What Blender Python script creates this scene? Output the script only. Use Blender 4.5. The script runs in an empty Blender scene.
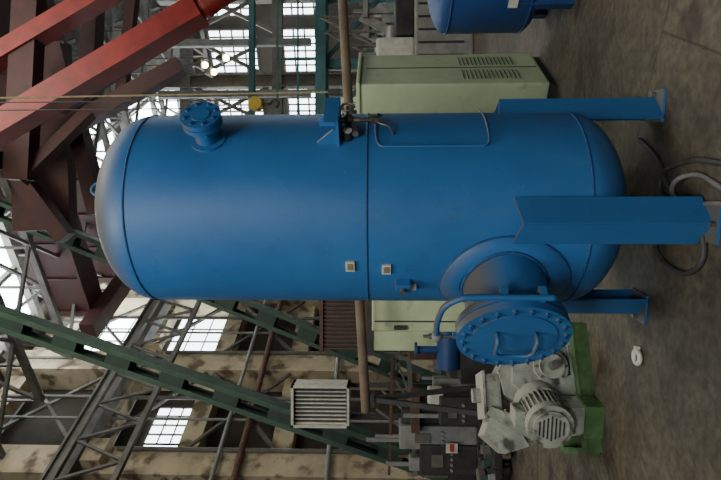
import bpy, bmesh, math, random
from mathutils import Vector, Matrix
random.seed(4)
V=Vector
# ------------------------------------------------------------ camera frame
FPX=552.0; CH=1.425; TP=0.0371; PA=math.atan(TP)
FW=V((0,math.cos(PA),math.sin(PA))); UP=V((0,-math.sin(PA),math.cos(PA))); RT=V((1,0,0))
CAM=V((0,0,CH))
def W(px,py,y):
    d=FW+RT*((240-py)/FPX)+UP*((360.5-px)/FPX)
    return CAM+d*(y/d.y)
def FL(px,py,z=0.0):
    d=FW+RT*((240-py)/FPX)+UP*((360.5-px)/FPX)
    return CAM+d*((z-CH)/d.z)
# ------------------------------------------------------------ materials
def mat(name,col,rough=0.6,metal=0.0,var=0.25,scale=6.0,bump=0.1,col2=None,dust=None,emis=None,es=0,spots=None,scuff=None):
    m=bpy.data.materials.new(name); m.use_nodes=True
    nt=m.node_tree; N=nt.nodes; L=nt.links
    b=N["Principled BSDF"]
    b.inputs["Roughness"].default_value=rough; b.inputs["Metallic"].default_value=metal
    tc=N.new("ShaderNodeTexCoord")
    no=N.new("ShaderNodeTexNoise"); no.inputs["Scale"].default_value=scale; no.inputs["Detail"].default_value=8; no.inputs["Roughness"].default_value=0.65
    L.new(tc.outputs["Object"],no.inputs["Vector"])
    r=N.new("ShaderNodeValToRGB")
    c2=col2 if col2 else tuple(c*(1-var) for c in col)
    c3=tuple(min(1,c*(1+var)) for c in col)
    r.color_ramp.elements[0].position=0.32; r.color_ramp.elements[0].color=(*c2,1)
    r.color_ramp.elements[1].position=0.68; r.color_ramp.elements[1].color=(*c3,1)
    L.new(no.outputs["Fac"],r.inputs["Fac"])
    out=r.outputs["Color"]
    if spots:
        n2=N.new("ShaderNodeTexNoise"); n2.inputs["Scale"].default_value=spots[1]; n2.inputs["Detail"].default_value=6
        L.new(tc.outputs["Object"],n2.inputs["Vector"])
        rr=N.new("ShaderNodeValToRGB"); rr.color_ramp.elements[0].position=spots[2]; rr.color_ramp.elements[1].position=spots[2]+0.12
        L.new(n2.outputs["Fac"],rr.inputs["Fac"])
        mx=N.new("ShaderNodeMixRGB"); mx.inputs[2].default_value=(*spots[0],1)
        L.new(rr.outputs["Color"],mx.inputs[0]); L.new(out,mx.inputs[1]); out=mx.outputs[0]
    if scuff:
        mp=N.new("ShaderNodeMapping"); mp.inputs["Scale"].default_value=(2.6,2.6,1.3); L.new(tc.outputs["Object"],mp.inputs[0])
        n4=N.new("ShaderNodeTexNoise"); n4.inputs["Scale"].default_value=1.6; n4.inputs["Detail"].default_value=8; n4.inputs["Roughness"].default_value=.65
        L.new(mp.outputs[0],n4.inputs["Vector"])
        r4=N.new("ShaderNodeValToRGB"); r4.color_ramp.elements[0].position=.42; r4.color_ramp.elements[0].color=(0,0,0,1); r4.color_ramp.elements[1].position=.75; r4.color_ramp.elements[1].color=(.6,.6,.6,1)
        L.new(n4.outputs["Fac"],r4.inputs["Fac"])
        mx=N.new("ShaderNodeMixRGB"); mx.inputs[2].default_value=(*scuff,1)
        L.new(r4.outputs["Color"],mx.inputs[0]); L.new(out,mx.inputs[1]); out=mx.outputs[0]
        mr0=N.new("ShaderNodeMapRange"); mr0.inputs[3].default_value=rough-.06; mr0.inputs[4].default_value=rough+.16
        L.new(n4.outputs["Fac"],mr0.inputs[0]); L.new(mr0.outputs[0],b.inputs["Roughness"])
        n5=N.new("ShaderNodeTexNoise"); n5.inputs["Scale"].default_value=45; n5.inputs["Detail"].default_value=3
        L.new(tc.outputs["Object"],n5.inputs["Vector"])
        r5=N.new("ShaderNodeValToRGB"); r5.color_ramp.elements[0].position=.66; r5.color_ramp.elements[1].position=.73; r5.color_ramp.elements[1].color=(.35,.35,.35,1)
        L.new(n5.outputs["Fac"],r5.inputs["Fac"])
        mx=N.new("ShaderNodeMixRGB"); mx.inputs[2].default_value=(.12,.19,.26,1)
        L.new(r5.outputs["Color"],mx.inputs[0]); L.new(out,mx.inputs[1]); out=mx.outputs[0]
        # grime patches
        n6=N.new("ShaderNodeTexNoise"); n6.inputs["Scale"].default_value=5.5; n6.inputs["Detail"].default_value=9; n6.inputs["Roughness"].default_value=.75
        L.new(tc.outputs["Object"],n6.inputs["Vector"])
        r6=N.new("ShaderNodeValToRGB"); r6.color_ramp.elements[0].position=.57; r6.color_ramp.elements[1].position=.75; r6.color_ramp.elements[1].color=(.4,.4,.4,1)
        L.new(n6.outputs["Fac"],r6.inputs["Fac"])
        mx=N.new("ShaderNodeMixRGB"); mx.inputs[2].default_value=(.03,.06,.11,1)
        L.new(r6.outputs["Color"],mx.inputs[0]); L.new(out,mx.inputs[1]); out=mx.outputs[0]
    if dust:
        g=N.new("ShaderNodeNewGeometry"); s=N.new("ShaderNodeSeparateXYZ"); L.new(g.outputs["Normal"],s.inputs[0])
        mr=N.new("ShaderNodeMapRange"); mr.inputs[1].default_value=0.08; mr.inputs[2].default_value=0.75; mr.inputs[3].default_value=0; mr.inputs[4].default_value=0.92
        L.new(s.outputs["Z"],mr.inputs[0])
        mx=N.new("ShaderNodeMixRGB"); mx.inputs[2].default_value=(*dust,1)
        L.new(mr.outputs[0],mx.inputs[0]); L.new(out,mx.inputs[1]); out=mx.outputs[0]
    L.new(out,b.inputs["Base Color"])
    if bump:
        bp=N.new("ShaderNodeBump"); bp.inputs["Strength"].default_value=bump; bp.inputs["Distance"].default_value=0.02
        n3=N.new("ShaderNodeTexNoise"); n3.inputs["Scale"].default_value=scale*5; n3.inputs["Detail"].default_value=5
        L.new(tc.outputs["Object"],n3.inputs["Vector"]); L.new(n3.outputs["Fac"],bp.inputs["Height"]); L.new(bp.outputs[0],b.inputs["Normal"])
    if emis:
        b.inputs["Emission Color"].default_value=(*emis,1); b.inputs["Emission Strength"].default_value=es
    return m
M={}
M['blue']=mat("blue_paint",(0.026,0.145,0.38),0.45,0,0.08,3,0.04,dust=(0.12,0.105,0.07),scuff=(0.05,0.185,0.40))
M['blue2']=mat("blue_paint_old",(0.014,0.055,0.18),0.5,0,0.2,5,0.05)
M['weld']=mat("weld_bead",(0.014,0.085,0.24),0.5,0,0.3,40,0.5)
M['steel']=mat("dull_steel",(0.22,0.21,0.19),0.45,0.7,0.3,20)
M['brass']=mat("aged_brass",(0.17,0.15,0.10),0.45,0.7,0.3,20)
M['tag']=mat("tag_plate",(0.62,0.6,0.5),0.5,0,0.15,30)
M['tagin']=mat("tag_inner",(0.22,0.22,0.12),0.5,0,0.3,60)
M['pale']=mat("pale_green_paint",(0.50,0.58,0.34),0.55,0,0.12,3,0.05,spots=((0.36,0.40,0.22),7,0.62))
M['mach']=mat("grey_green_paint",(0.33,0.345,0.28),0.6,0,0.35,6,0.1,spots=((0.08,0.08,0.06),9,0.54),dust=(0.36,0.345,0.285))
M['vgreen']=mat("green_paint",(0.06,0.125,0.042),0.6,0,0.4,6,0.1,spots=((0.05,0.045,0.03),8,0.54))
M['dgreen']=mat("dark_green_paint",(0.036,0.076,0.048),0.6,0,0.3,4,0.05)
M['dgreen2']=mat("dark_green_web",(0.019,0.042,0.028),0.6,0,0.3,4,0.05)
M['cyan']=mat("teal_paint",(0.05,0.15,0.155),0.6,0,0.3,4,0.05)
M['red']=mat("dark_red_paint",(0.21,0.012,0.008),0.55,0,0.3,3,0.05)
M['dred']=mat("maroon_paint",(0.042,0.007,0.005),0.65,0,0.4,3,0.05)
M['rust']=mat("rusty_brown",(0.10,0.048,0.028),0.75,0,0.3,8,0.2)
M['truss']=mat("truss_steel",(0.12,0.112,0.095),0.7,0,0.35,3,0.05)
M['conc']=mat("old_concrete",(0.47,0.39,0.26),0.9,0,0.25,1.3,0.3,spots=((0.15,0.11,0.07),2.2,0.52))
M['wall']=mat("dark_wall",(0.045,0.037,0.028),0.9,0,0.4,1.0,0.2)
M['roof']=mat("roof_panel",(0.16,0.145,0.12),0.85,0,0.35,1.2,0.2)
M['dark']=mat("dark_machine",(0.032,0.031,0.029),0.6,0,0.5,5,0.1)
M['grey']=mat("grey_paint",(0.21,0.215,0.195),0.6,0,0.3,4,0.1)
M['white']=mat("dirty_white",(0.50,0.49,0.42),0.6,0,0.2,8,0.05)
M['yellow']=mat("yellow_paint",(0.4,0.27,0.03),0.5,0,0.4,5,0.05)
M['signred']=mat("sign_red",(0.4,0.03,0.02),0.5,0,0.1,5,0)
M['rope']=mat("rope_fibre",(0.34,0.27,0.15),0.9,0,0.3,30,0.2)
M['wood']=mat("brown_pipe",(0.16,0.115,0.07),0.7,0,0.3,5,0.1)
M['rubber']=mat("black_rubber",(0.05,0.047,0.042),0.6,0,0.4,10,0.1)
M['hose']=mat("dusty_hose",(0.17,0.165,0.15),0.65,0,0.4,10,0.1)
M['glow']=mat("window_glass",(0.8,0.85,0.9),0.5,0,0.05,1,0,emis=(0.84,0.95,1.0),es=7.0)
M['glowh']=mat("skylight_glass",(0.8,0.85,0.9),0.5,0,0.05,1,0,emis=(0.88,0.96,1.0),es=14.0)
M['glowd']=mat("grimy_glass",(0.4,0.5,0.5),0.5,0,0.3,1,0,emis=(0.55,0.72,0.75),es=0.6)
M['lamp']=mat("lamp_bulb",(1,0.9,0.6),0.5,0,0.05,1,0,emis=(1,0.82,0.45),es=25)
def floor_mat():
    m=bpy.data.materials.new("stained_concrete_floor"); m.use_nodes=True
    nt=m.node_tree;N=nt.nodes;L=nt.links;b=N["Principled BSDF"]
    tc=N.new("ShaderNodeTexCoord")
    a=N.new("ShaderNodeTexNoise");a.inputs["Scale"].default_value=1.3;a.inputs["Detail"].default_value=11;a.inputs["Roughness"].default_value=0.78
    L.new(tc.outputs["Object"],a.inputs["Vector"])
    r=N.new("ShaderNodeValToRGB");r.color_ramp.elements[0].position=.36;r.color_ramp.elements[0].color=(0.046,0.038,0.025,1);r.color_ramp.elements[1].position=.66;r.color_ramp.elements[1].color=(0.16,0.136,0.092,1)
    L.new(a.outputs["Fac"],r.inputs["Fac"])
    c=N.new("ShaderNodeTexNoise");c.inputs["Scale"].default_value=22;c.inputs["Detail"].default_value=8
    L.new(tc.outputs["Object"],c.inputs["Vector"])
    r2=N.new("ShaderNodeValToRGB");r2.color_ramp.elements[0].position=.35;r2.color_ramp.elements[0].color=(.45,.45,.45,1);r2.color_ramp.elements[1].position=.60
    L.new(c.outputs["Fac"],r2.inputs["Fac"])
    mx=N.new("ShaderNodeMixRGB");mx.blend_type='MULTIPLY';mx.inputs[0].default_value=.75
    L.new(r.outputs[0],mx.inputs[1]);L.new(r2.outputs[0],mx.inputs[2])
    o=N.new("ShaderNodeTexNoise");o.inputs["Scale"].default_value=3.1;o.inputs["Detail"].default_value=4;o.inputs["Distortion"].default_value=.6
    L.new(tc.outputs["Object"],o.inputs["Vector"])
    ro=N.new("ShaderNodeValToRGB");ro.color_ramp.elements[0].position=.56;ro.color_ramp.elements[0].color=(1,1,1,1);ro.color_ramp.elements[1].position=.68;ro.color_ramp.elements[1].color=(.5,.47,.42,1)
    L.new(o.outputs["Fac"],ro.inputs["Fac"])
    mo=N.new("ShaderNodeMixRGB");mo.blend_type='MULTIPLY';mo.inputs[0].default_value=1
    L.new(mx.outputs[0],mo.inputs[1]);L.new(ro.outputs[0],mo.inputs[2])
    mp=N.new("ShaderNodeMapping");mp.inputs["Rotation"].default_value=(0,0,0.52);mp.inputs["Location"].default_value=(0.5,1.2,0)
    L.new(tc.outputs["Object"],mp.inputs[0])
    br=N.new("ShaderNodeTexBrick");br.inputs["Scale"].default_value=1;br.inputs["Brick Width"].default_value=3.2;br.inputs["Row Height"].default_value=2.1;br.inputs["Mortar Size"].default_value=.008;br.inputs["Mortar Smooth"].default_value=.4
    br.inputs["Color1"].default_value=(1,1,1,1);br.inputs["Color2"].default_value=(.86,.86,.86,1);br.inputs["Mortar"].default_value=(.5,.48,.45,1)
    L.new(mp.outputs[0],br.inputs["Vector"])
    m2=N.new("ShaderNodeMixRGB");m2.blend_type='MULTIPLY';m2.inputs[0].default_value=1
    L.new(mo.outputs[0],m2.inputs[1]);L.new(br.outputs["Color"],m2.inputs[2])
    L.new(m2.outputs[0],b.inputs["Base Color"])
    b.inputs["Roughness"].default_value=.62
    bp=N.new("ShaderNodeBump");bp.inputs["Strength"].default_value=.25;bp.inputs["Distance"].default_value=.02
    L.new(c.outputs["Fac"],bp.inputs["Height"]);L.new(bp.outputs[0],b.inputs["Normal"])
    return m
M['floor']=floor_mat()
# ------------------------------------------------------------ builder
class B:
    def __init__(s,name):
        s.name=name; s.v=[]; s.f=[]; s.m=[]; s.s=[]; s.mats=[]
    def mi(s,k):
        if k not in s.mats: s.mats.append(k)
        return s.mats.index(k)
    def add(s,vs,fs,k,smooth=False):
        o=len(s.v); s.v+= [tuple(v) for v in vs]; mi=s.mi(k)
        for i,f in enumerate(fs):
            s.f.append([o+j for j in f]); s.m.append(mi)
            s.s.append(smooth[i] if isinstance(smooth,list) else smooth)
    def box(s,c,d,k,ax=None,bev=0):
        c=V(c); X,Y,Z=ax if ax else (V((1,0,0)),V((0,1,0)),V((0,0,1)))
        hx,hy,hz=d[0]/2,d[1]/2,d[2]/2
        if bev<=0:
            vs=[c+X*(hx*i)+Y*(hy*j)+Z*(hz*l) for i in(-1,1) for j in(-1,1) for l in(-1,1)]
            s.add(vs,[(0,1,3,2),(4,6,7,5),(0,4,5,1),(2,3,7,6),(0,2,6,4),(1,5,7,3)],k)
        else:
            bm=bmesh.new(); bmesh.ops.create_cube(bm,size=1)
            for v in bm.verts: v.co=V((v.co.x*d[0],v.co.y*d[1],v.co.z*d[2]))
            bmesh.ops.bevel(bm,geom=bm.edges[:],offset=bev,segments=2,affect='EDGES',profile=.6)
            bm.verts.index_update()
            s.add([c+X*v.co.x+Y*v.co.y+Z*v.co.z for v in bm.verts],[[v.index for v in f.verts] for f in bm.faces],k); bm.free()
    def beam(s,p0,p1,w,h,k,up=V((0,0,1))):
        p0=V(p0);p1=V(p1);d=(p1-p0);l=d.length;d.normalize()
        if abs(d.dot(up))>.97: up=V((0,1,0))
        X=d.cross(up).normalized(); Z=X.cross(d)
        s.box((p0+p1)/2,(w,l,h),k,(X,d,Z))
    def cyl(s,p0,p1,r0,k,r1=None,seg=24,cap=True,smooth=True):
        p0=V(p0);p1=V(p1); r1=r0 if r1 is None else r1
        d=(p1-p0).normalized(); a=V((0,0,1)) if abs(d.z)<.9 else V((1,0,0))
        X=d.cross(a).normalized();Y=d.cross(X)
        vs=[];fs=[];sm=[]
        for i in range(seg):
            t=2*math.pi*i/seg; e=X*math.cos(t)+Y*math.sin(t)
            vs+= [p0+e*r0,p1+e*r1]
        for i in range(seg):
            j=(i+1)%seg; fs.append((2*i,2*j,2*j+1,2*i+1)); sm.append(smooth)
        if cap:
            fs.append([2*i for i in range(seg)][::-1]);fs.append([2*i+1 for i in range(seg)]); sm+=[False,False]
            o=[V(v) for v in vs]
            vs2=vs+o; n=len(vs)
            fs[-2]=[n+q for q in fs[-2]]; fs[-1]=[n+q for q in fs[-1]]; vs=vs2
        s.add(vs,fs,k,sm)
    def tube(s,pts,r,k,seg=10,closed=False,sub=1,rad=None):
        pts=[V(p) for p in pts]
        if sub>1:
            n=len(pts);out=[]
            rng=range(n if closed else n-1)
            for i in rng:
                if closed: a,b,c,d=pts[(i-1)%n],pts[i],pts[(i+1)%n],pts[(i+2)%n]
                else: a,b,c,d=pts[max(i-1,0)],pts[i],pts[i+1],pts[min(i+2,n-1)]
                for q in range(sub):
                    t=q/sub
                    out.append(.5*((2*b)+(c-a)*t+(2*a-5*b+4*c-d)*t*t+(3*b-a-3*c+d)*t**3))
            if not closed: out.append(pts[-1])
            pts=out
        n=len(pts);vs=[];fs=[]
        prev=None
        for i,p in enumerate(pts):
            if closed: d=pts[(i+1)%n]-pts[(i-1)%n]
            else: d=pts[min(i+1,n-1)]-pts[max(i-1,0)]
            d.normalize()
            if prev is None:
                a=V((0,0,1)) if abs(d.z)<.9 else V((1,0,0)); X=d.cross(a).normalized()
            else: X=(prev-d*prev.dot(d)).normalized()
            prev=X;Y=d.cross(X)
            for j in range(seg):
                t=2*math.pi*j/seg; vs.append(p+(X*math.cos(t)+Y*math.sin(t))*r)
        for i in range(n if closed else n-1):
            i2=(i+1)%n
            for j in range(seg):
                j2=(j+1)%seg; fs.append((i*seg+j,i*seg+j2,i2*seg+j2,i2*seg+j))
        if not closed:
            fs.append(list(range(seg))[::-1]); fs.append([(n-1)*seg+j for j in range(seg)])
        s.add(vs,fs,k,True)
    def lathe(s,c,prof,k,seg=96):
        c=V(c);n=len(prof);vs=[];fs=[]
        for i in range(seg):
            t=2*math.pi*i/seg
            for r,z in prof: vs.append(c+V((r*math.cos(t),r*math.sin(t),z)))
        for i in range(seg):
            i2=(i+1)%seg
            for j in range(n-1): fs.append((i*n+j,i2*n+j,i2*n+j+1,i*n+j+1))
        s.add(vs,fs,k,True)
    def prism(s,poly,c,X,Y,Z,th,k):
        c=V(c);n=len(poly)
        vs=[c+X*a+Y*b-Z*(th/2) for a,b in poly]+[c+X*a+Y*b+Z*(th/2) for a,b in poly]
        fs=[list(range(n))[::-1],[n+i for i in range(n)]]+[(i,(i+1)%n,n+(i+1)%n,n+i) for i in range(n)]
        s.add(vs,fs,k)
    def sphere(s,c,r,k,seg=16,sz=1):
        prof=[(r*math.sin(math.pi*i/12)+1e-5,-r*sz*math.cos(math.pi*i/12)) for i in range(13)]
        s.lathe(c,prof,k,seg)
    def done(s,parent=None,mw=None):
        me=bpy.data.meshes.new(s.name); me.from_pydata(s.v,[],s.f); 
        for k in s.mats: me.materials.append(M[k])
        me.polygons.foreach_set("material_index",s.m); me.polygons.foreach_set("use_smooth",s.s)
        bm=bmesh.new(); bm.from_mesh(me); bmesh.ops.recalc_face_normals(bm,faces=bm.faces[:]); bm.to_mesh(me); bm.free()
        me.update()
        o=bpy.data.objects.new(s.name,me); bpy.context.scene.collection.objects.link(o)
        if parent: o.parent=parent
        if mw is not None: o.matrix_world=mw
        return o
def empty(name):
    e=bpy.data.objects.new(name,None); bpy.context.scene.collection.objects.link(e); e.empty_display_size=.2; return e
Z=V((0,0,1))
# ------------------------------------------------------------ PRESSURE VESSEL
CX,CY,R=0.174,3.0,0.5
ZO=-0.075
def T(a,r,z):
    a=math.radians(a); return V((CX+r*math.sin(a),CY-r*math.cos(a),z+ZO))
def basis(a):
    a=math.radians(a)
    return V((math.sin(a),-math.cos(a),0)),V((math.cos(a),math.sin(a),0)),V((0,0,1))
pv=empty("pressure_vessel")
b=B("shell")
zb,zt,hd=0.55,2.69,0.285
prof=[]
for i in range(25):
    t=math.pi/2*i/24; prof.append((max(1e-4,R*math.sin(t)**0.92),zb-hd*math.cos(t)))
prof+= [(R,zb+(zt-zb)*i/6) for i in range(1,6)]
for i in range(25):
    t=math.pi/2*i/24; prof.append((max(1e-4,R*math.cos(t)**0.92),zt+hd*math.sin(t)))
b.lathe((CX,CY,ZO),prof,'blue',128)
b.done(pv)
b=B("weld_seams")
for z in (zb,1.565,zt):
    b.tube([T(a,R-0.001,z) for a in range(0,360,4)],0.006,'weld',8,True)
b.done(pv)
def flange(b,c,n,t,r,th,k,nb,rb,bs,face=True,back=0):
    u=V((0,0,1)); b.cyl(c,c+n*th,r,k,seg=56)
    for i in range(nb):
        a=2*math.pi*(i+.5)/nb; p=c+(t*math.cos(a)+u*math.sin(a))*rb
        b.cyl(p+n*(th-.001),p+n*(th+bs*.8),bs,k,seg=6,smooth=False)
        b.cyl(p-n*back,p+n*(th+bs*1.7),bs*.5,'weld',seg=8)
        if back: b.cyl(p-n*back,p-n*(back-bs*.8),bs,k,seg=6,smooth=False)
n,t,u=basis(38); b=B("upper_nozzle"); z=2.325
b.cyl(T(38,.46,z),T(38,.62,z),.056,'blue',seg=40)
b.cyl(T(38,.485,z),T(38,.505,z),.085,'blue',seg=40)
b.cyl(T(38,.595,z),T(38,.618,z),.092,'blue',seg=48)
flange(b,T(38,.623,z),n,t,.092,.024,'blue',8,.072,.010,back=.045)
b.cyl(T(38,.645,z),T(38,.652,z),.045,'blue',seg=32)
b.done(pv)
MA=-50; n,t,u=basis(MA); mz=.91; b=B("manhole"); E=.022
b.cyl(T(MA,.40,mz),T(MA,.72+E,mz),.195,'blue',seg=64)
b.cyl(T(MA,.700+E,mz),T(MA,.733+E,mz),.25,'blue',seg=72)
b.cyl(T(MA,.73+E,mz),T(MA,.745+E,mz),.215,'steel',seg=72)
flange(b,T(MA,.742+E,mz),n,t,.253,.036,'blue',20,.225,.0125,back=.055)
b.cyl(T(MA,.777+E,mz),T(MA,.783+E,mz),.19,'blue',seg=64)
c=T(MA,.78+E,mz)
hp=[c-u*.085+t*.06,c-u*.085+t*.06+n*.05,c-u*.085-t*.03+n*.055,c-u*.06-t*.06+n*.055,c+u*.06-t*.06+n*.055,c+u*.085-t*.03+n*.055,c+u*.085+t*.06+n*.05,c+u*.085+t*.06]
b.tube(hp,.010,'blue',10)
b.done(pv)
b=B("manhole_pad")
def onc(s,zz,off):
    return T(MA+math.degrees(s/R),R+off,mz+zz)
vs=[];fs=[];nn=64
rings=[(.19,.012),(.272,.012),(.278,.0)]
for rr,off in rings:
    for i in range(nn):
        a=2*math.pi*i/nn; vs.append(onc(rr*math.cos(a),rr*1.12*math.sin(a),off))
for q in range(len(rings)-1):
    for i in range(nn): fs.append((q*nn+i,q*nn+(i+1)%nn,(q+1)*nn+(i+1)%nn,(q+1)*nn+i))
b.add(vs,fs,'blue',True)
b.tube([onc(.275*math.cos(2*math.pi*i/nn),.308*math.sin(2*math.pi*i/nn),.004) for i in range(nn)],.006,'weld',8,True)
b.tube([T(MA,0,mz)+n*(math.sqrt(max(.01,R*R-(.197*math.cos(2*math.pi*i/nn))**2))+.012)+t*.2*math.cos(2*math.pi*i/nn)+u*.2*math.sin(2*math.pi*i/nn) for i in range(nn)],.009,'weld',8,True)
b.done(pv)
b=B("davit_arm")
P=lambda r,tt,zz: T(MA,r+E,mz)+t*tt+u*zz
b.tube([P(.745,.275,-.13),P(.745,.275,.0),P(.745,.275,.2),P(.748,.262,.27),P(.755,.21,.325),P(.765,.12,.345),P(.77,.05,.345),P(.77,0,.34)],.014,'blue',12,sub=5)
b.box(P(.72,.262,-.08),(.05,.05,.03),'blue',(n,t,u)); b.box(P(.72,.262,.08),(.05,.05,.03),'blue',(n,t,u))
b.cyl(P(.77,0,.24),P(.77,0,.40),.007,'steel',seg=10)
b.sphere(P(.77,0,.34),.026,'grey')
b.cyl(P(.77,0,.36),P(.77,0,.375),.014,'steel',seg=6)
b.box(P(.765,0,.25),(.02,.03,.04),'blue',(n,t,u))
b.done(pv)
def leg(a,ztop,nm,rr=.60):
    n,t,u=basis(a); b=B(nm); w=.145; th=.012
    for sg in (-1,1):
        d=(t*sg*.707-n*.707).normalized(); nn_=(n*.707+t*sg*.707)
        c0=T(a,rr,-ZO)
        poly=[(0,0.012),(w,0.012),(w,ztop+.02),(0,ztop)]
        b.prism(poly,c0,d,u,nn_,th,'blue')
    b.box(T(a,rr-.04,.006-ZO),(.16,.17,.012),'blue',(n,t,u))
    b.cyl(T(a,rr+.02,.01-ZO),T(a,rr+.02,.035-ZO),.012,'steel',seg=6)
    b.done(pv)
leg(-10,.81,"leg_1"); leg(80,.81,"leg_2",.565); leg(170,.81,"leg_3"); leg(-100,.81,"leg_4",.585)
b=B("instrument_line")
lp=[T(66,.500,1.50),T(62,.512,1.52),T(45,.512,1.525),T(35,.512,1.52),T(31,.512,1.50),T(30.5,.512,1.45),T(30.5,.512,1.25),T(30.5,.512,1.05),T(31,.512,1.02),T(34,.512,1.0),T(45,.512,.995),T(60,.512,.995),T(72,.512,1.0)]
b.tube(lp,.0055,'blue',8,sub=4)
b.done(pv)
b=B("valve_assembly")
n,t,u=basis(46)
b.cyl(T(46,.49,1.655),T(46,.56,1.655),.014,'steel')
b.cyl(T(46,.55,1.60),T(46,.55,1.70),.015,'steel')
b.cyl(T(46,.55,1.70),T(46,.55,1.73),.012,'brass')
b.sphere(T(46,.555,1.65),.024,'brass')
b.cyl(T(46,.56,1.655),T(46,.62,1.655),.008,'brass')
b.tube([T(46,.62,1.655)+t*.032*math.cos(i*.524)+u*.032*math.sin(i*.524) for i in range(12)],.005,'steel',8,True)
b.cyl(T(46,.55,1.60),T(46,.55,1.52),.009,'brass')
b.box(T(46,.553,1.53),(.03,.03,.045),'brass',(n,t,u),.006)
b.tube([T(46,.55,1.53),T(42,.555,1.50),T(41,.545,1.46),T(41,.50,1.44)],.006,'steel',8,sub=4)
b.cyl(T(42,.53,1.62)-t*.05,T(42,.53,1.62)+t*.01,.015,'steel')
b.cyl(T(38,.50,1.655),T(38,.545,1.655),.024,'dark'); b.cyl(T(38,.545,1.655),T(38,.548,1.655),.020,'tag')
b.done(pv)
b=B("support_bracket"); n,t,u=basis(50)
b.prism([(-.02,0),(.14,0),(.14,.02),(.05,.10),(-.02,.10)],T(50,.48,1.70),n,u,t,.012,'blue')
b.prism([(-.02,0),(.11,0),(.11,.02),(.03,.10),(-.02,.10)],T(34,.48,1.70),basis(34)[0],u,basis(34)[1],.012,'blue')
b.box(T(43,.555,1.70),(.15,.20,.014),'blue',basis(43))
b.box(T(43,.62,1.73),(.014,.20,.06),'blue',basis(43))
b.done(pv)
b=B("name_tags")
for a,z in ((-36,1.645),(-38,1.475)):
    ax=basis(a); b.box(T(a,.506,z),(.012,.055,.042),'tag',ax); b.box(T(a,.5135,z),(.003,.037,.026),'tagin',ax)
b.done(pv)
b=B("socket_box"); ax=basis(-49)
b.box(T(-49,.52,1.395),(.05,.05,.075),'blue',ax,.006); b.cyl(T(-49,.52,1.395),T(-49,.565,1.395),.014,'steel')
b.box(T(-52,.51,1.345),(.02,.03,.03),'tag',basis(-52))
b.done(pv)
b=B("lifting_lug")
for a in (20,200):
    n,t,u=basis(a)
    b.tube([T(a,.25,2.915)+t*.04*math.cos(i*math.pi/8)+u*(.06*math.sin(i*math.pi/8)) for i in range(9)],.009,'blue',8)
    b.box(T(a,.25,2.92),(.04,.1,.02),'blue',(n,t,u))
b.done(pv)
# ------------------------------------------------------------ room shell (hall turned 30 deg to the camera)
PIV=V((-5.3,12.5,0)); HR=Matrix.Translation(PIV)@Matrix.Rotation(math.radians(-30),4,'Z')@Matrix.Translation(-PIV)
YB=36;XL=-5.6;XR=16;ZC=12
b=B("floor"); b.box((4,14,-.1),(44,64,.2),'floor'); b.done()
b=B("wall_back"); b.box(((XL+XR)/2,YB+.2,6),(XR-XL,.4,12),'wall'); b.done(mw=HR)
b=B("wall_right"); b.box((XR+.2,14,6),(.4,44,12),'wall'); b.done(mw=HR)
b=B("wall_left_runway")
b.box((XL-.25,14,1.8),(.3,44,3.6),'wall')
for z in (3.8,6.05,8.4,11.5): b.box((XL+.1,14,z),(.45,44,.5),'conc')
cols=[12.55+3.3*i for i in range(-5,8)]
for y in cols:
    b.box((XL+.2,y,6),(.8,.75,12),'conc')
    b.box((XL+.7,y,7.9),(.5,.6,.5),'conc')
    b.cyl((XL+.72,y+.2,0),(XL+.72,y+.2,7.5),.05,'truss',seg=8)
    b.beam((XL+.5,y+.4,3.9),(XL+.5,y+2.9,6.0),.09,.09,'truss'); b.beam((XL+.5,y+2.9,6.2),(XL+.5,y+.4,8.3),.09,.09,'truss')
    b.beam((XL+.5,y+2.9,3.9),(XL+.5,y+.4,6.0),.07,.07,'truss')
    b.cyl((XL+.6,y+1.2,.0),(XL+.6,y+1.2,11.3),.035,'grey',seg=8); b.cyl((XL+.6,y+1.9,.0),(XL+.6,y+1.9,11.3),.05,'truss',seg=8)
    b.beam((XL+.55,y+.4,8.7),(XL+.55,y+2.9,11.2),.08,.08,'truss'); b.beam((XL+.55,y+2.9,8.7),(XL+.55,y+.4,11.2),.08,.08,'truss')
for z0,z1 in ((4.05,5.8),(6.3,8.15),(8.65,11.25)):
    b.box((XL-.3,14,(z0+z1)/2),(.1,44,z1-z0+.1),'wall')
b.cyl((XL+.75,-6,4.6),(XL+.75,35,4.6),.08,'rust',seg=10); b.cyl((XL+.75,-6,5.1),(XL+.75,35,5.1),.05,'grey',seg=10); b.cyl((XL+.75,-6,2.6),(XL+.75,35,2.6),.06,'grey',seg=10)
b.box((XL+.85,15,8.35),(.25,41,.5),'truss'); b.box((XL+.85,15,8.62),(.4,41,.06),'truss'); b.box((XL+.85,15,8.12),(.4,41,.05),'truss')  # crane runway girder and lattice from here on, joined into the wall mesh
for j in range(32):
    y=2+1.05*j; b.beam((XL+1.3,y,8.2),(XL+1.3,y+.52,6.9),.06,.06,'truss'); b.beam((XL+1.3,y+.52,6.9),(XL+1.3,y+1.05,8.2),.06,.06,'truss')
b.beam((XL+1.3,2,8.2),(XL+1.3,35,8.2),.12,.12,'truss'); b.beam((XL+1.3,2,6.9),(XL+1.3,35,6.9),.12,.12,'truss')
b.done(mw=HR)
k=0
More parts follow.
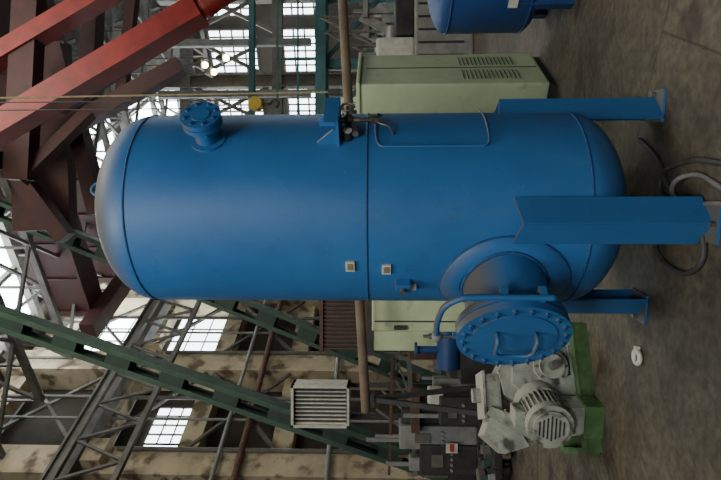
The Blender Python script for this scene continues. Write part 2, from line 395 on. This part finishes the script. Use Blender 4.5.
for row,(z0,z1) in enumerate(((4.15,5.7),(6.4,8.0),(8.75,11.15))):
    for j,yy in enumerate([c+1.65 for c in cols[:-1]]):
        lit = (row==2 and j>=6) or (row==1 and j in(5,6,8,9,11)) or (row==0 and j in(7,10))
        if not lit: continue
        k+=1; b=B("window_%d"%k); zc=(z0+z1)/2; hh=z1-z0; wd=2.4
        if j==5: hh=1.0; zc=6.9; wd=1.2
        b.box((XL-.2,yy,zc),(.05,wd,hh),'glowh' if row==2 else 'glow')
        nq=5
        for q in range(nq): b.box((XL-.14,yy-wd/2+q*wd/(nq-1),zc),(.04,.04,hh),'truss')
        for q in range(4): b.box((XL-.14,yy,zc-hh/2+hh*q/3),(.04,wd,.03),'truss')
        b.done(mw=HR)
for xc in (-3.6,-.6,2.4,5.4,8.4,11.4,14.2):
    for zc,hh in ((9.6,2.6),(5.6,2.4)):
        k+=1; b=B("window_%d"%k)
        g='glow' if (random.random()<.55) else 'glowd'
        b.box((xc,YB-.03,zc),(2.3,.05,hh),g)
        nx=6
        for i in range(nx+1): b.box((xc-1.15+2.3*i/nx,YB-.08,zc),(.09,.08,hh+.1),'truss')
        for i in range(5): b.box((xc,YB-.08,zc-hh/2+hh*i/4),(2.4,.08,.09),'truss')
        b.done(mw=HR)
b=B("ceiling")
sky=[]
for i in range(26):
    x0=XL+i*.85
    for (y0,y1) in ((-8,12),(12,14.5),(14.5,17.5),(17.5,19.2),(19.2,25.2),(25.2,27),(27,33),(33,36)):
        xm=x0+.42
        light=((y0 in(14.5,19.2,27)) and (-4.4<xm<-.3 or 7.5<xm<10.5))
        if light: sky.append((x0,y0,y1)); continue
        b.box((xm,(y0+y1)/2,ZC+.1+(.05 if i%2 else 0)),(.85,y1-y0,.12),'roof')
b.done(mw=HR)
b=B("skylight_glazing")
for x0,y0,y1 in sky: b.box((x0+.42,(y0+y1)/2,ZC+.16),(.8,y1-y0,.05),'glowh')
b.done(mw=HR)
b=B("roof_truss_framework")
for y in (12.5,14.2,15.8,17.4,19.1,20.7,22.4,25.7,29,32.3):
    b.beam((XL+.7,y,ZC-.15),(XR,y,ZC-.15),.2,.2,'truss'); b.beam((XL+.7,y,ZC-1.9),(XR,y,ZC-1.9),.14,.16,'truss')
    x=XL+.7;i=0
    while x<XR-1.2:
        b.beam((x,y,ZC-.2 if i%2 else ZC-1.9),(x+1.2,y,ZC-1.9 if i%2 else ZC-.2),.08,.08,'truss')
        b.beam((x,y,ZC-.2),(x,y,ZC-1.9),.06,.06,'truss'); x+=1.2;i+=1
for x in (-4.6,-2.9,-1.2,.5,2.2,3.9,5.6,7.3,9,10.7): b.beam((x,8,ZC-.05),(x,YB,ZC-.05),.12,.16,'truss')
for i in range(6):
    x=-4.6+i*3.4
    for j in range(5):
        y=12.5+3.3*j; b.beam((x,y,ZC-1.9),(x+3.4,y+3.3,ZC-1.9),.08,.08,'truss'); b.beam((x+3.4,y,ZC-1.9),(x,y+3.3,ZC-1.9),.08,.08,'truss')
b.done(mw=HR)
# ------------------------------------------------------------ green gantry legs
def slotleg(b,p0,p1,w,dpt):
    d=(p1-p0);L_=d.length;d.normalize(); Yv=V((0,1,0)); X=d.cross(Yv).normalized(); Yv=X.cross(d)
    if Yv.y<0: Yv=-Yv
    mid=(p0+p1)/2
    for sg in(-1,1):
        b.box(mid+X*sg*(w/2-.02),(.04,L_,dpt),'dgreen',(X,d,Yv))
        b.box(mid+X*sg*(w/2-.045)-Yv*(dpt/2),(.09,L_,.03),'dgreen',(X,d,Yv))
        b.box(mid+X*sg*(w/2-.045)+Yv*(dpt/2),(.09,L_,.03),'dgreen',(X,d,Yv))
    s=0
    while s<L_:
        b.box(p0+d*(s+.22)-Yv*(dpt/2-.01),(w-.1,.44,.02),'dgreen2',(X,d,Yv))
        b.box(p0+d*(s+.22)+Yv*(dpt/2),(w-.1,.44,.025),'dgreen2',(X,d,Yv))
        s+=1.0
    b.box(V((p0.x,p0.y,.05)),(.9,.8,.1),'dgreen')
b=B("gantry_crane_frame")
A0=W(457,474,9.6); A0.z=0.1; A1=W(0,318,9.6); A1=A0+(A1-A0)*1.2
C0=W(437,386,12.6); C0.z=.1; C1=W(0,210,12.6); C1=C0+(C1-C0)*1.1
slotleg(b,A0,A1,.35,.32); slotleg(b,C0,C1,.42,.35)
b.beam(A1,C1,.4,.5,'dgreen')
b.done()
# ------------------------------------------------------------ red cranes
b=B("overhead_crane")
for y in (16.9,18.6):
    b.box((5.2,y,10.2),(18.6,.5,1.1),'dred'); b.box((5.2,y,10.78),(18.6,.8,.08),'dred'); b.box((5.2,y,9.62),(18.6,.8,.08),'dred')
    x=-3.9
    while x<14: b.box((x,y-.27,10.2),(.06,.1,1.05),'dred'); x+=1.1
b.box((4.2,17.75,11.1),(2,2.4,.6),'red')
for x in (-4.0,14.2): b.box((x,17.75,9.4),(.5,3.8,.4),'dred')
b.done(mw=HR)
b=B("red_portal_crane")
def rb(px0,py0,d0,px1,py1,d1,w,h,k,ext=0,ext0=0):
    p0=W(px0,py0,d0);p1=W(px1,py1,d1);d=(p1-p0)
    p0=p0-d*ext0; p1=p1+d*ext
    b.beam(p0,p1,w,h,k,up=V((0,1,0))); return p0,p1
f0,f1=rb(0,128,8.0,200,10,8.0,.32,.42,'red',0,.35)
foot=V((f1.x+.9,8.0,0))
b.tube([f1,(f1+V((.35,0,-.55))),V((foot.x-.15,8,f1.z-1.6)),V((foot.x,8,f1.z-2.4)),foot],.17,'red',14,sub=4)
rb(0,56,9.5,95,0,9.5,.28,.4,'red',.6,.6)
b.beam(f0,W(-60,70,9.5),.4,.5,'dred')
rb(0,165,10.5,165,75,10.5,.3,.3,'dred',.1,.3)
rb(88,120,11,95,-20,11,.3,.35,'dred')
rb(120,110,11,135,-20,11,.2,.2,'dred')
rb(60,110,9,160,45,9,.15,.2,'dred')
rb(20,180,9.5,30,-10,9.5,.45,.3,'dred')
rb(90,112,10,20,180,9.5,.2,.25,'dred')
rb(60,230,10.5,0,150,10.5,.3,.3,'dred',.1,.1)
rb(95,200,10.8,60,60,10.8,.3,.3,'dred',.1,.1)
rb(45,215,11.2,40,60,11.2,1.2,.3,'dred',.1,.1)
b.box(V((foot.x,8,.05)),(.9,.9,.1),'dred')
b.done()
# ------------------------------------------------------------ right background
b=B("machine_cabinet")
K=V((1.27,4.5,0)); D1=V((-.8,.6,0)); D2=V((.6,.8,0))
h=1.60
cc=K+D1*.65+D2*.36
b.box(cc+Z*(h/2+.03),(1.3,.72,h-.06),'pale',(D1,D2,Z),.02)
b.box(cc+Z*.03,(1.24,.66,.06),'dark',(D1,D2,Z))
b.box(cc+Z*(h+.012),(1.34,.76,.03),'pale',(D1,D2,Z),.008)
for i in range(14):
    for q in (.2,.52): b.box(K+D2*q+Z*(.28+i*.035)-D1*.001,(.005,.2,.006),'dgreen2',(D1,D2,Z))
b.box(K+D2*.36+Z*.82-D1*.002,(.006,.005,1.45),'dgreen2',(D1,D2,Z))
for q in (.42,.85): b.box(K+D1*q+Z*.82-D2*.002,(.006,.006,1.45),'dgreen2',(D1,D2,Z))
b.box(K+D1*.5+Z*.9-D2*.01,(.03,.02,.12),'steel',(D1,D2,Z))
b.done()
b=B("blue_storage_vessel")
c=V((2.22,4.4,-.05)); prof=[]
for i in range(13):
    t_=math.pi/2*i/12; prof.append((max(1e-4,.55*math.sin(t_)),.36-.16*math.cos(t_)))
for i in range(13):
    t_=math.pi/2*i/12; prof.append((max(1e-4,.55*math.cos(t_)),.95+.17*math.sin(t_)))
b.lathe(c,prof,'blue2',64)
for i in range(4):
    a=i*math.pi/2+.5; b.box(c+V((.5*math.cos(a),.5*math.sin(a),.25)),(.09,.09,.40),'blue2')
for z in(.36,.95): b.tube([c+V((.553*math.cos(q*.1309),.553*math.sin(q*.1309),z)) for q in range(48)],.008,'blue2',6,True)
b.box(c+V((-.47,-.30,.5)),(.01,.09,.07),'tag',(V((-.84,-.54,0)),V((.54,-.84,0)),Z))
b.cyl(c+V((0,0,1.1)),c+V((0,0,1.2)),.06,'blue2')
b.done()
b=B("long_pipe_on_stands")
p0=W(366,412,6.0);p1=W(341,-25,6.0)
b.cyl(p0,p1,.052,'wood',seg=16)
for f in (.03,.97):
    p=p0.lerp(p1,f)
    for sx in(-.25,.25): b.beam(p+V((0,0,-.06)),V((p.x+sx*.4,p.y+sx*1.2,0)),.05,.05,'dark')
    b.box(p+V((0,0,-.08)),(.16,.12,.04),'dark')
b.done()
b=B("pendant_rope")
b.cyl(W(330,92,5.2),(W(0,98,5.2)+(W(0,98,5.2)-W(330,92,5.2))*1.35),.009,'rope',seg=8)
b.box(W(334,92,5.2),(.05,.05,.12),'dark',None,.01)
b.done()
b=B("crane_hook_block")
c=W(256,104,7); b.box(c,(.14,.10,.2),'yellow',None,.03); b.cyl(c+V((0,-.07,0)),c+V((0,.07,0)),.085,'yellow')
b.tube([c+V((0,0,-.1)),c+V((0,0,-.17)),c+V((.05,0,-.22)),c+V((.01,0,-.29)),c+V((-.05,0,-.25))],.018,'dark',8,sub=4)
for q in(-.05,.05): b.cyl(c+V((q,0,.1)),V((c.x+q,7,11.9)),.008,'dark',seg=6)
b.done()
b=B("steel_walkway")
z=W(322,60,15).z
b.box((4.4,15,z),(7.2,.9,.28),'cyan')
for x in (1.2,3.0,4.8,6.6,7.8): 
    b.box((x,15,z/2),(.22,.22,z),'cyan'); b.box((x,14.6,z+.65),(.05,.05,1.1),'cyan')
for q in(.6,1.15): b.box((4.4,14.6,z+q),(7.2,.05,.05),'cyan')
b.box((4.4,14.9,z+1.9),(7.2,.2,.15),'cyan')
for x in (1.2,2.6,4.0,5.4,6.8): b.box((x,15,z+2.4),(.18,.18,4.2),'grey' if x>3 else 'cyan')
for x in (1.2,3,4.8): b.beam((x,15,z),(x+1.8,15,z-1.6),.1,.1,'cyan')
b.done()
wx=lambda y: -5+.577*(y-12.5)
b=B("workshop_machines")
for i in range(44):
    y=random.uniform(21,30);x=random.uniform(wx(y)+2.2,wx(y)+15);hh=random.uniform(.8,3.6);w=random.uniform(.7,1.8)
    if x>12: continue
    kk=random.choice(['dark','grey','grey','cyan','dgreen','white','rust','truss','pale'])
    b.box((x,y,hh/2),(w,w*.8,hh),kk); b.box((x+w*.2,y,hh+.2),(w*.4,w*.4,.4),kk)
    b.beam((x-w*.4,y-.3,hh),(x-w*.4,y-.3,hh+random.uniform(.3,2)),.12,.12,'truss')
    b.beam((x-w*.4,y-.5,hh*.7),(x+w*.4,y-.5,hh*.8),.1,.1,'grey')
b.done()
b=B("steel_columns")
for x,y in ((2.2,19),(5.5,19),(8.5,19),(11.8,19)):
    b.box((x,y,4.6),(.4,.08,9.2),'truss'); b.box((x-.2,y,4.6),(.06,.4,9.2),'truss'); b.box((x+.2,y,4.6),(.06,.4,9.2),'truss')
for z in (5.0,8.2): b.box((7,19,z),(10,.3,.35),'truss'); 
x=2.2
while x<11: b.beam((x,19,5),(x+1.6,19,8.2),.12,.12,'truss'); b.beam((x+1.6,19,5),(x,19,8.2),.1,.1,'truss'); x+=1.65
b.done()
b=B("metal_staircase")
SX=3.75;SY=12
for i in range(9):
    f=i/8; b.box(V((SX+.1+.75*f,SY,.25+1.45*f)),(.16,.8,.04),'grey')
for yy in(SY-.4,SY+.4):
    b.beam((SX,yy,.05),(SX+.95,yy,1.85),.05,.18,'grey'); b.beam((SX,yy,.95),(SX+.95,yy,2.7),.04,.04,'truss')
    for f in(0,.33,.66,1): b.beam((SX+.95*f,yy,.1+1.7*f),(SX+.95*f,yy,.95+1.75*f),.04,.04,'truss')
b.box((SX+1.6,SY,1.75),(1.4,1,.1),'grey')
for x in(SX+1.05,SX+2.2):
    for yy in(SY-.4,SY+.4): b.box((x,yy,.87),(.1,.1,1.7),'grey')
b.done()
b=B("machine_tool")
c=V((3.15,9.0,0)); b.box(c+Z*.45,(1.5,.9,.9),'grey',None,.03); b.box(c+V((-.2,0,1.2)),(.5,.6,.6),'white',None,.04); b.box(c+V((.4,0,1.05)),(.6,.5,.3),'dark',None,.03)
b.cyl(c+V((.05,0,1.2)),c+V((.3,0,1.2)),.14,'steel'); b.cyl(c+V((-.2,0,1.5)),c+V((-.2,0,1.75)),.1,'grey'); b.beam(c+V((-.7,-.2,.9)),c+V((-.7,-.2,1.7)),.06,.06,'grey')
for q in range(6): b.box(c+V((-.5+q*.2,-.46,.5)),(.03,.02,.7),'dark')
b.done()
for i,(px,py,d) in enumerate(((205,65,17),(214,72,17.5),(226,58,16.5),(190,30,17))):
    b=B("pendant_lamp"); c=W(px,py,d); b.sphere(c,.1,'lamp'); b.cyl(c+V((0,0,.06)),c+V((0,0,.30)),.2,'dark',r1=.06); b.cyl(c+V((0,0,.30)),V((c.x,c.y,12)),.02,'dark',seg=6); b.done()
# ------------------------------------------------------------ gear motor (left)
g=empty("gear_motor_unit")
gx=V((.94,.34,0)).normalized(); gy=V((-gx.y,gx.x,0)); G=V((-.98,3.72,0))
SC=.84; g.scale=(SC,SC,SC); g.location=V((-1.06,3.98,0))-G*SC
def GP(a,c_,z): return G+gx*a+gy*c_+Z*z
b=B("base_frame")
for q in(-.28,.28):
    b.box(GP(0,q,.06),(1.0,.02,.12),'vgreen',(gx,gy,Z)); b.box(GP(0,q+.03,.115),(1.0,.09,.014),'vgreen',(gx,gy,Z)); b.box(GP(0,q+.03,.007),(1.0,.09,.014),'vgreen',(gx,gy,Z))
for q in(-.49,-.15,.2,.49): b.box(GP(q,0,.07),(.05,.56,.10),'vgreen',(gx,gy,Z))
b.done(g)
b=B("gearbox_housing")
b.prism([(-.30,.12),(.30,.12),(.34,.20),(.34,.38),(.24,.60),(.05,.72),(-.14,.68),(-.30,.42)],GP(.08,.02,0),gx,Z,gy,.34,'mach')
b.prism([(-.36,.30),(.40,.30),(.40,.34),(-.36,.34)],GP(.08,.02,0),gx,Z,gy,.44,'mach')
b.prism([(-.26,.40),(-.05,.62),(.16,.60),(.30,.40),(.26,.36),(-.22,.36)],GP(.08,-.17,0),gx,Z,gy,.05,'mach')
for q in(-.30,-.15,0,.15,.30):
    for s_ in(-.2,.2): b.cyl(GP(.08+q,.02+s_,.34),GP(.08+q,.02+s_,.37),.014,'steel',seg=6)
b.cyl(GP(.16,-.15,.30),GP(.16,-.22,.30),.14,'mach',seg=32); b.cyl(GP(.16,-.22,.30),GP(.16,-.25,.30),.10,'mach',seg=32); b.cyl(GP(.16,-.24,.30),GP(.16,-.36,.30),.035,'steel',seg=20)
for i in range(8): b.cyl(GP(.16+.12*math.cos(i*.785),-.22,.30+.12*math.sin(i*.785)),GP(.16+.12*math.cos(i*.785),-.235,.30+.12*math.sin(i*.785)),.011,'steel',seg=6)
b.prism([(-.1,.12),(.1,.12),(.05,.34),(-.05,.34)],GP(.0,-.19,0),gx,Z,gy,.05,'mach')
b.box(GP(-.06,.02,.77),(.34,.30,.14),'mach',(gx,gy,Z),.03)
b.box(GP(-.06,.02,.845),(.38,.34,.02),'mach',(gx,gy,Z))
b.cyl(GP(-.06,.02,.85),GP(-.06,.02,.92),.06,'mach')
b.cyl(GP(.22,.02,.60),GP(.30,.02,.74),.06,'mach',seg=20)
b.prism([(-.32,.45),(-.20,.80),(-.26,.84),(-.44,.50)],GP(.04,-.06,0),gx,Z,gy,.22,'mach')
b.prism([(-.50,.50),(-.28,.62),(-.28,.80),(-.42,.86),(-.56,.70)],GP(.04,.06,0),gx,Z,gy,.30,'mach')
b.prism([(-.45,.30),(-.20,.30),(-.20,.62),(-.36,.62),(-.47,.5)],GP(.04,.08,0),gx,Z,gy,.26,'mach')
b.box(GP(.0,0,.125),(.75,.40,.03),'mach',(gx,gy,Z))
b.done(g)
b=B("electric_motor")
ma=(-gx*.45-gy*.75).normalized(); m0=GP(-.12,-.12,.42)
b.cyl(m0,m0+ma*.12,.19,'mach',seg=32)
b.cyl(m0+ma*.10,m0+ma*.32,.15,'mach',seg=32)
s1=ma.cross(Z).normalized()
for i in range(28):
    a=2*math.pi*i/28; e=s1*math.cos(a)+Z*math.sin(a); tt=ma.cross(e)
    b.box(m0+ma*.21+e*.163,(.03,.22,.007),'mach',(e,ma,tt))
b.cyl(m0+ma*.31,m0+ma*.39,.175,'mach',seg=32); b.cyl(m0+ma*.39,m0+ma*.41,.135,'mach',seg=32)
for i in range(7): b.box(m0+ma*.413+Z*(-.09+i*.03),(.2-abs(i-3)*.03,.004,.010),'dark',(s1,ma,Z))
b.box(m0+ma*.20+Z*.2,(.13,.16,.09),'mach',(s1,ma,Z),.01)
b.box(m0+ma*.20-Z*.21,(.22,.20,.16),'mach',(s1,ma,Z)) 
b.box(m0+ma*.20-Z*.35,(.26,.24,.14),'vgreen',(s1,ma,Z)) 
b.done(g)
# ------------------------------------------------------------ left mid-ground
b=B("heat_exchanger")
q0=W(366,346,8);q1=W(322,303,8)
xc=(q0.x+q1.x)/2-.0; wv=abs(q0.x-q1.x)+.9; zc=(q0.z+q1.z)/2; hh=q1.z-q0.z
xc+=.40
b.box((xc,8.2,zc),(wv,.5,hh*.86),'dark')
n_=26
for i in range(n_):
    b.box((xc-wv/2+wv*(i+.5)/n_,8.2,zc),(.02,.58,hh*.95),'rust')
for s_ in(-.5,.5): b.box((xc,8.2,zc+s_*hh),(wv+.06,.62,.05),'rust')
b.box((xc,8.2,q0.z-.06),(wv+.1,.66,.08),'dark')
b.box((xc,8.2,(q0.z-.1)/2),(wv,.6,q0.z-.1),'pale',None,.02)
b.done()
b=B("control_cabinet")
p=W(400,306,6.6); b.box((p.x-.02,6.6,.78),(.50,.45,1.5),'pale',None,.02); b.box((p.x-.02,6.6,.03),(.5,.4,.06),'dark'); b.box((p.x-.15,6.37,.8),(.015,.01,1.4),'dark'); b.box((p.x-.22,6.36,1.2),(.05,.02,.15),'dark')
b.done()
b=B("blue_pump")
p=W(455,350,7.3); b.box((p.x,7.3,.2),(.8,.4,.4),'dark'); b.cyl((p.x-.24,7.3,.54),(p.x+.25,7.3,.54),.15,'blue2',seg=28); b.cyl((p.x+.25,7.3,.54),(p.x+.3,7.3,.54),.2,'blue2',seg=28); b.cyl((p.x,7.3,.65),(p.x,7.3,.95),.05,'blue2'); b.cyl((p.x,7.3,.95),(p.x,7.3,.98),.1,'blue2')
b.done()
b=B("unit_heater")
p0=W(349,421,9);p1=W(295,382,9); c=(p0+p1)/2; w=p1.x-p0.x; hh=p1.z-p0.z
b.box(c,(w,.3,hh),'dark')
for i in range(10): b.box(V((p0.x+w*(i+.5)/10,8.82,c.z)),(.022,.08,hh*.92),'white')
for q in(-1,1): b.box(c+V((q*w/2,-.1,0)),(.04,.4,hh+.04),'white'); b.box(c+V((0,-.1,q*hh/2)),(w+.04,.4,.04),'white')
for q in(-.4,.4): b.box(V((c.x+q*w,9.1,p0.z/2)),(.07,.07,p0.z),'dark')
b.done()
b=B("switchgear_rack")
for i,(px,py,d,w,hh) in enumerate(((470,456,8.4,.45,.85),(470,434,8.45,.35,1.15),(480,408,8.0,.4,.6))):
    p=W(px,py,d); b.box((p.x,d,hh/2),(w,.4,hh),'grey' if i==1 else 'dark',None,.02)
    b.box((p.x,d-.21,hh*.7),(w*.4,.02,hh*.2),'truss')
    b.beam((p.x-w*.3,d,hh),(p.x-w*.3,d,hh+.5),.05,.05,'grey')
    for q in range(4): b.cyl((p.x-w*.3+q*w*.18,d-.2,hh*.45),(p.x-w*.3+q*w*.18,d-.24,hh*.45),.02,'grey',seg=10)
p=W(452,449,8.1); b.box((p.x,8.13,p.z),(.14,.02,.17),'white'); b.box((p.x+.01,8.115,p.z),(.11,.01,.06),'signred'); b.box((p.x,8.15,p.z/2),(.04,.02,p.z),'dark')
p=W(436,398,7.9); b.box((p.x,8.0,p.z),(.26,.2,.22),'white',None,.03); b.box((p.x,8.0,p.z/2),(.08,.08,p.z),'dark')
p=W(415,410,8.2); b.box((p.x,8.2,p.z),(.6,.25,.12),'rust'); b.box((p.x,8.2,p.z/2),(.1,.1,p.z),'dark')
for q in range(7): b.beam((p.x-1.1+q*.3,8.5,0),(p.x-1.1+q*.3,8.5,.8+.18*(q*2%5)),.04,.04,('truss','rust','grey')[q%3])
b.beam((p.x-1.1,8.5,.9),(p.x+.7,8.5,1.0),.05,.07,'truss'); b.beam((p.x-1.1,8.52,1.3),(p.x+.7,8.52,1.25),.04,.04,'rust')
for q in range(5): b.beam((p.x-.9+q*.35,8.55,.4+.2*q),(p.x-.1+q*.28,8.55,1.5-.1*q),.03,.03,'truss')
for q in range(9): b.box((p.x-1.1+q*.24,8.42,.2+.06*(q*5%7)),(.2,.2,.4+.12*(q*5%7)),('dark','grey','dark','rust','dark')[q%5],None,.02)
b.done()
b=B("scrap_heap")
for i in range(60):
    x=random.uniform(-3.1,-1.9);y=random.uniform(6.0,6.75);z=random.uniform(.05,.25)
    if x/y>-.29: continue
    a=random.uniform(0,3.1); d=V((math.cos(a),math.sin(a),random.uniform(-.1,.1)))*random.uniform(.1,.22)
    b.beam(V((x,y,z))-d,V((x,y,z))+d,random.uniform(.04,.10),random.uniform(.04,.1),random.choice(['dark','rust','truss','grey','dgreen','dark']))
b.done()
# ------------------------------------------------------------ floor items
b=B("rubber_hose")
b.tube([FL(x,y,.014) for x,y in ((640,140),(650,150),(658,160),(664,178),(672,198),(668,225),(655,243),(664,262),(682,273),(697,268),(704,252),(700,230),(686,215),(672,205),(660,190),(664,172),(680,163),(700,160),(735,166))],.0135,'rubber',10,sub=5)
b.done()
b=B("rubber_hose")
b.tube([FL(x,y,.045 if 3<i<6 else .012) for i,(x,y) in enumerate(((735,205),(712,203),(690,206),(676,200),(672,188),(680,178),(700,175),(722,188),(740,195)))],.012,'hose',10,sub=5)
b.done()
b=B("pipe_coupling")
c=FL(637,357,.02); b.tube([c+V((.035*math.cos(i*.3927),.035*math.sin(i*.3927),0)) for i in range(16)],.014,'tag',10,True)
b.box(c+V((.045,0,0)),(.03,.03,.022),'tag'); b.done()
# ------------------------------------------------------------ lights
def area(name,loc,tgt,sx,sy,e,col):
    l=bpy.data.lights.new(name,'AREA'); l.shape='RECTANGLE'; l.size=sx;l.size_y=sy;l.energy=e;l.color=col
    o=bpy.data.objects.new(name,l); bpy.context.scene.collection.objects.link(o); o.location=loc
    o.rotation_euler=(V(tgt)-V(loc)).to_track_quat('-Z','Y').to_euler()
area("added_key_light",(-1.4,-1.0,8.0),(0.2,3,1.9),2.2,3,340,(1,.97,.9))  # added key light floating above the camera, not set in any skylight
area("rear_sheen_light",(-.9,-6.5,6.2),(0.2,3,2.2),2.4,1.8,330,(.92,.97,1))  # added light behind the camera, placed for the sheen on the vessel
area("wall_fill_light",(3,5,10),(-4.5,14,5),4,4,520,(1,.94,.8))  # added fill aimed at the left wall to brighten its concrete
area("added_hall_fill_light",(2,12,11.7),(2,14,0),7,5,150,(.9,.97,1))  # added fill under the hall roof, above the frame, not a real skylight
area("far_fill_light",(1,22,8.2),(5,26,0),2.5,2.5,380,(.85,.95,1))  # added fill for the far hall, kept out of view behind the vessel
w=bpy.data.worlds.new("World"); bpy.context.scene.world=w; w.use_nodes=True
w.node_tree.nodes["Background"].inputs[0].default_value=(.9,.93,1,1); w.node_tree.nodes["Background"].inputs[1].default_value=.16
# ------------------------------------------------------------ camera
cd=bpy.data.cameras.new("camera"); cd.sensor_width=36; cd.lens=FPX/721*36; cd.clip_end=200; cd.clip_start=.05
co=bpy.data.objects.new("camera",cd); bpy.context.scene.collection.objects.link(co)
X=-UP;Y=RT;Zc=-FW
co.matrix_world=Matrix(((X.x,Y.x,Zc.x,CAM.x),(X.y,Y.y,Zc.y,CAM.y),(X.z,Y.z,Zc.z,CAM.z),(0,0,0,1)))
bpy.context.scene.camera=co
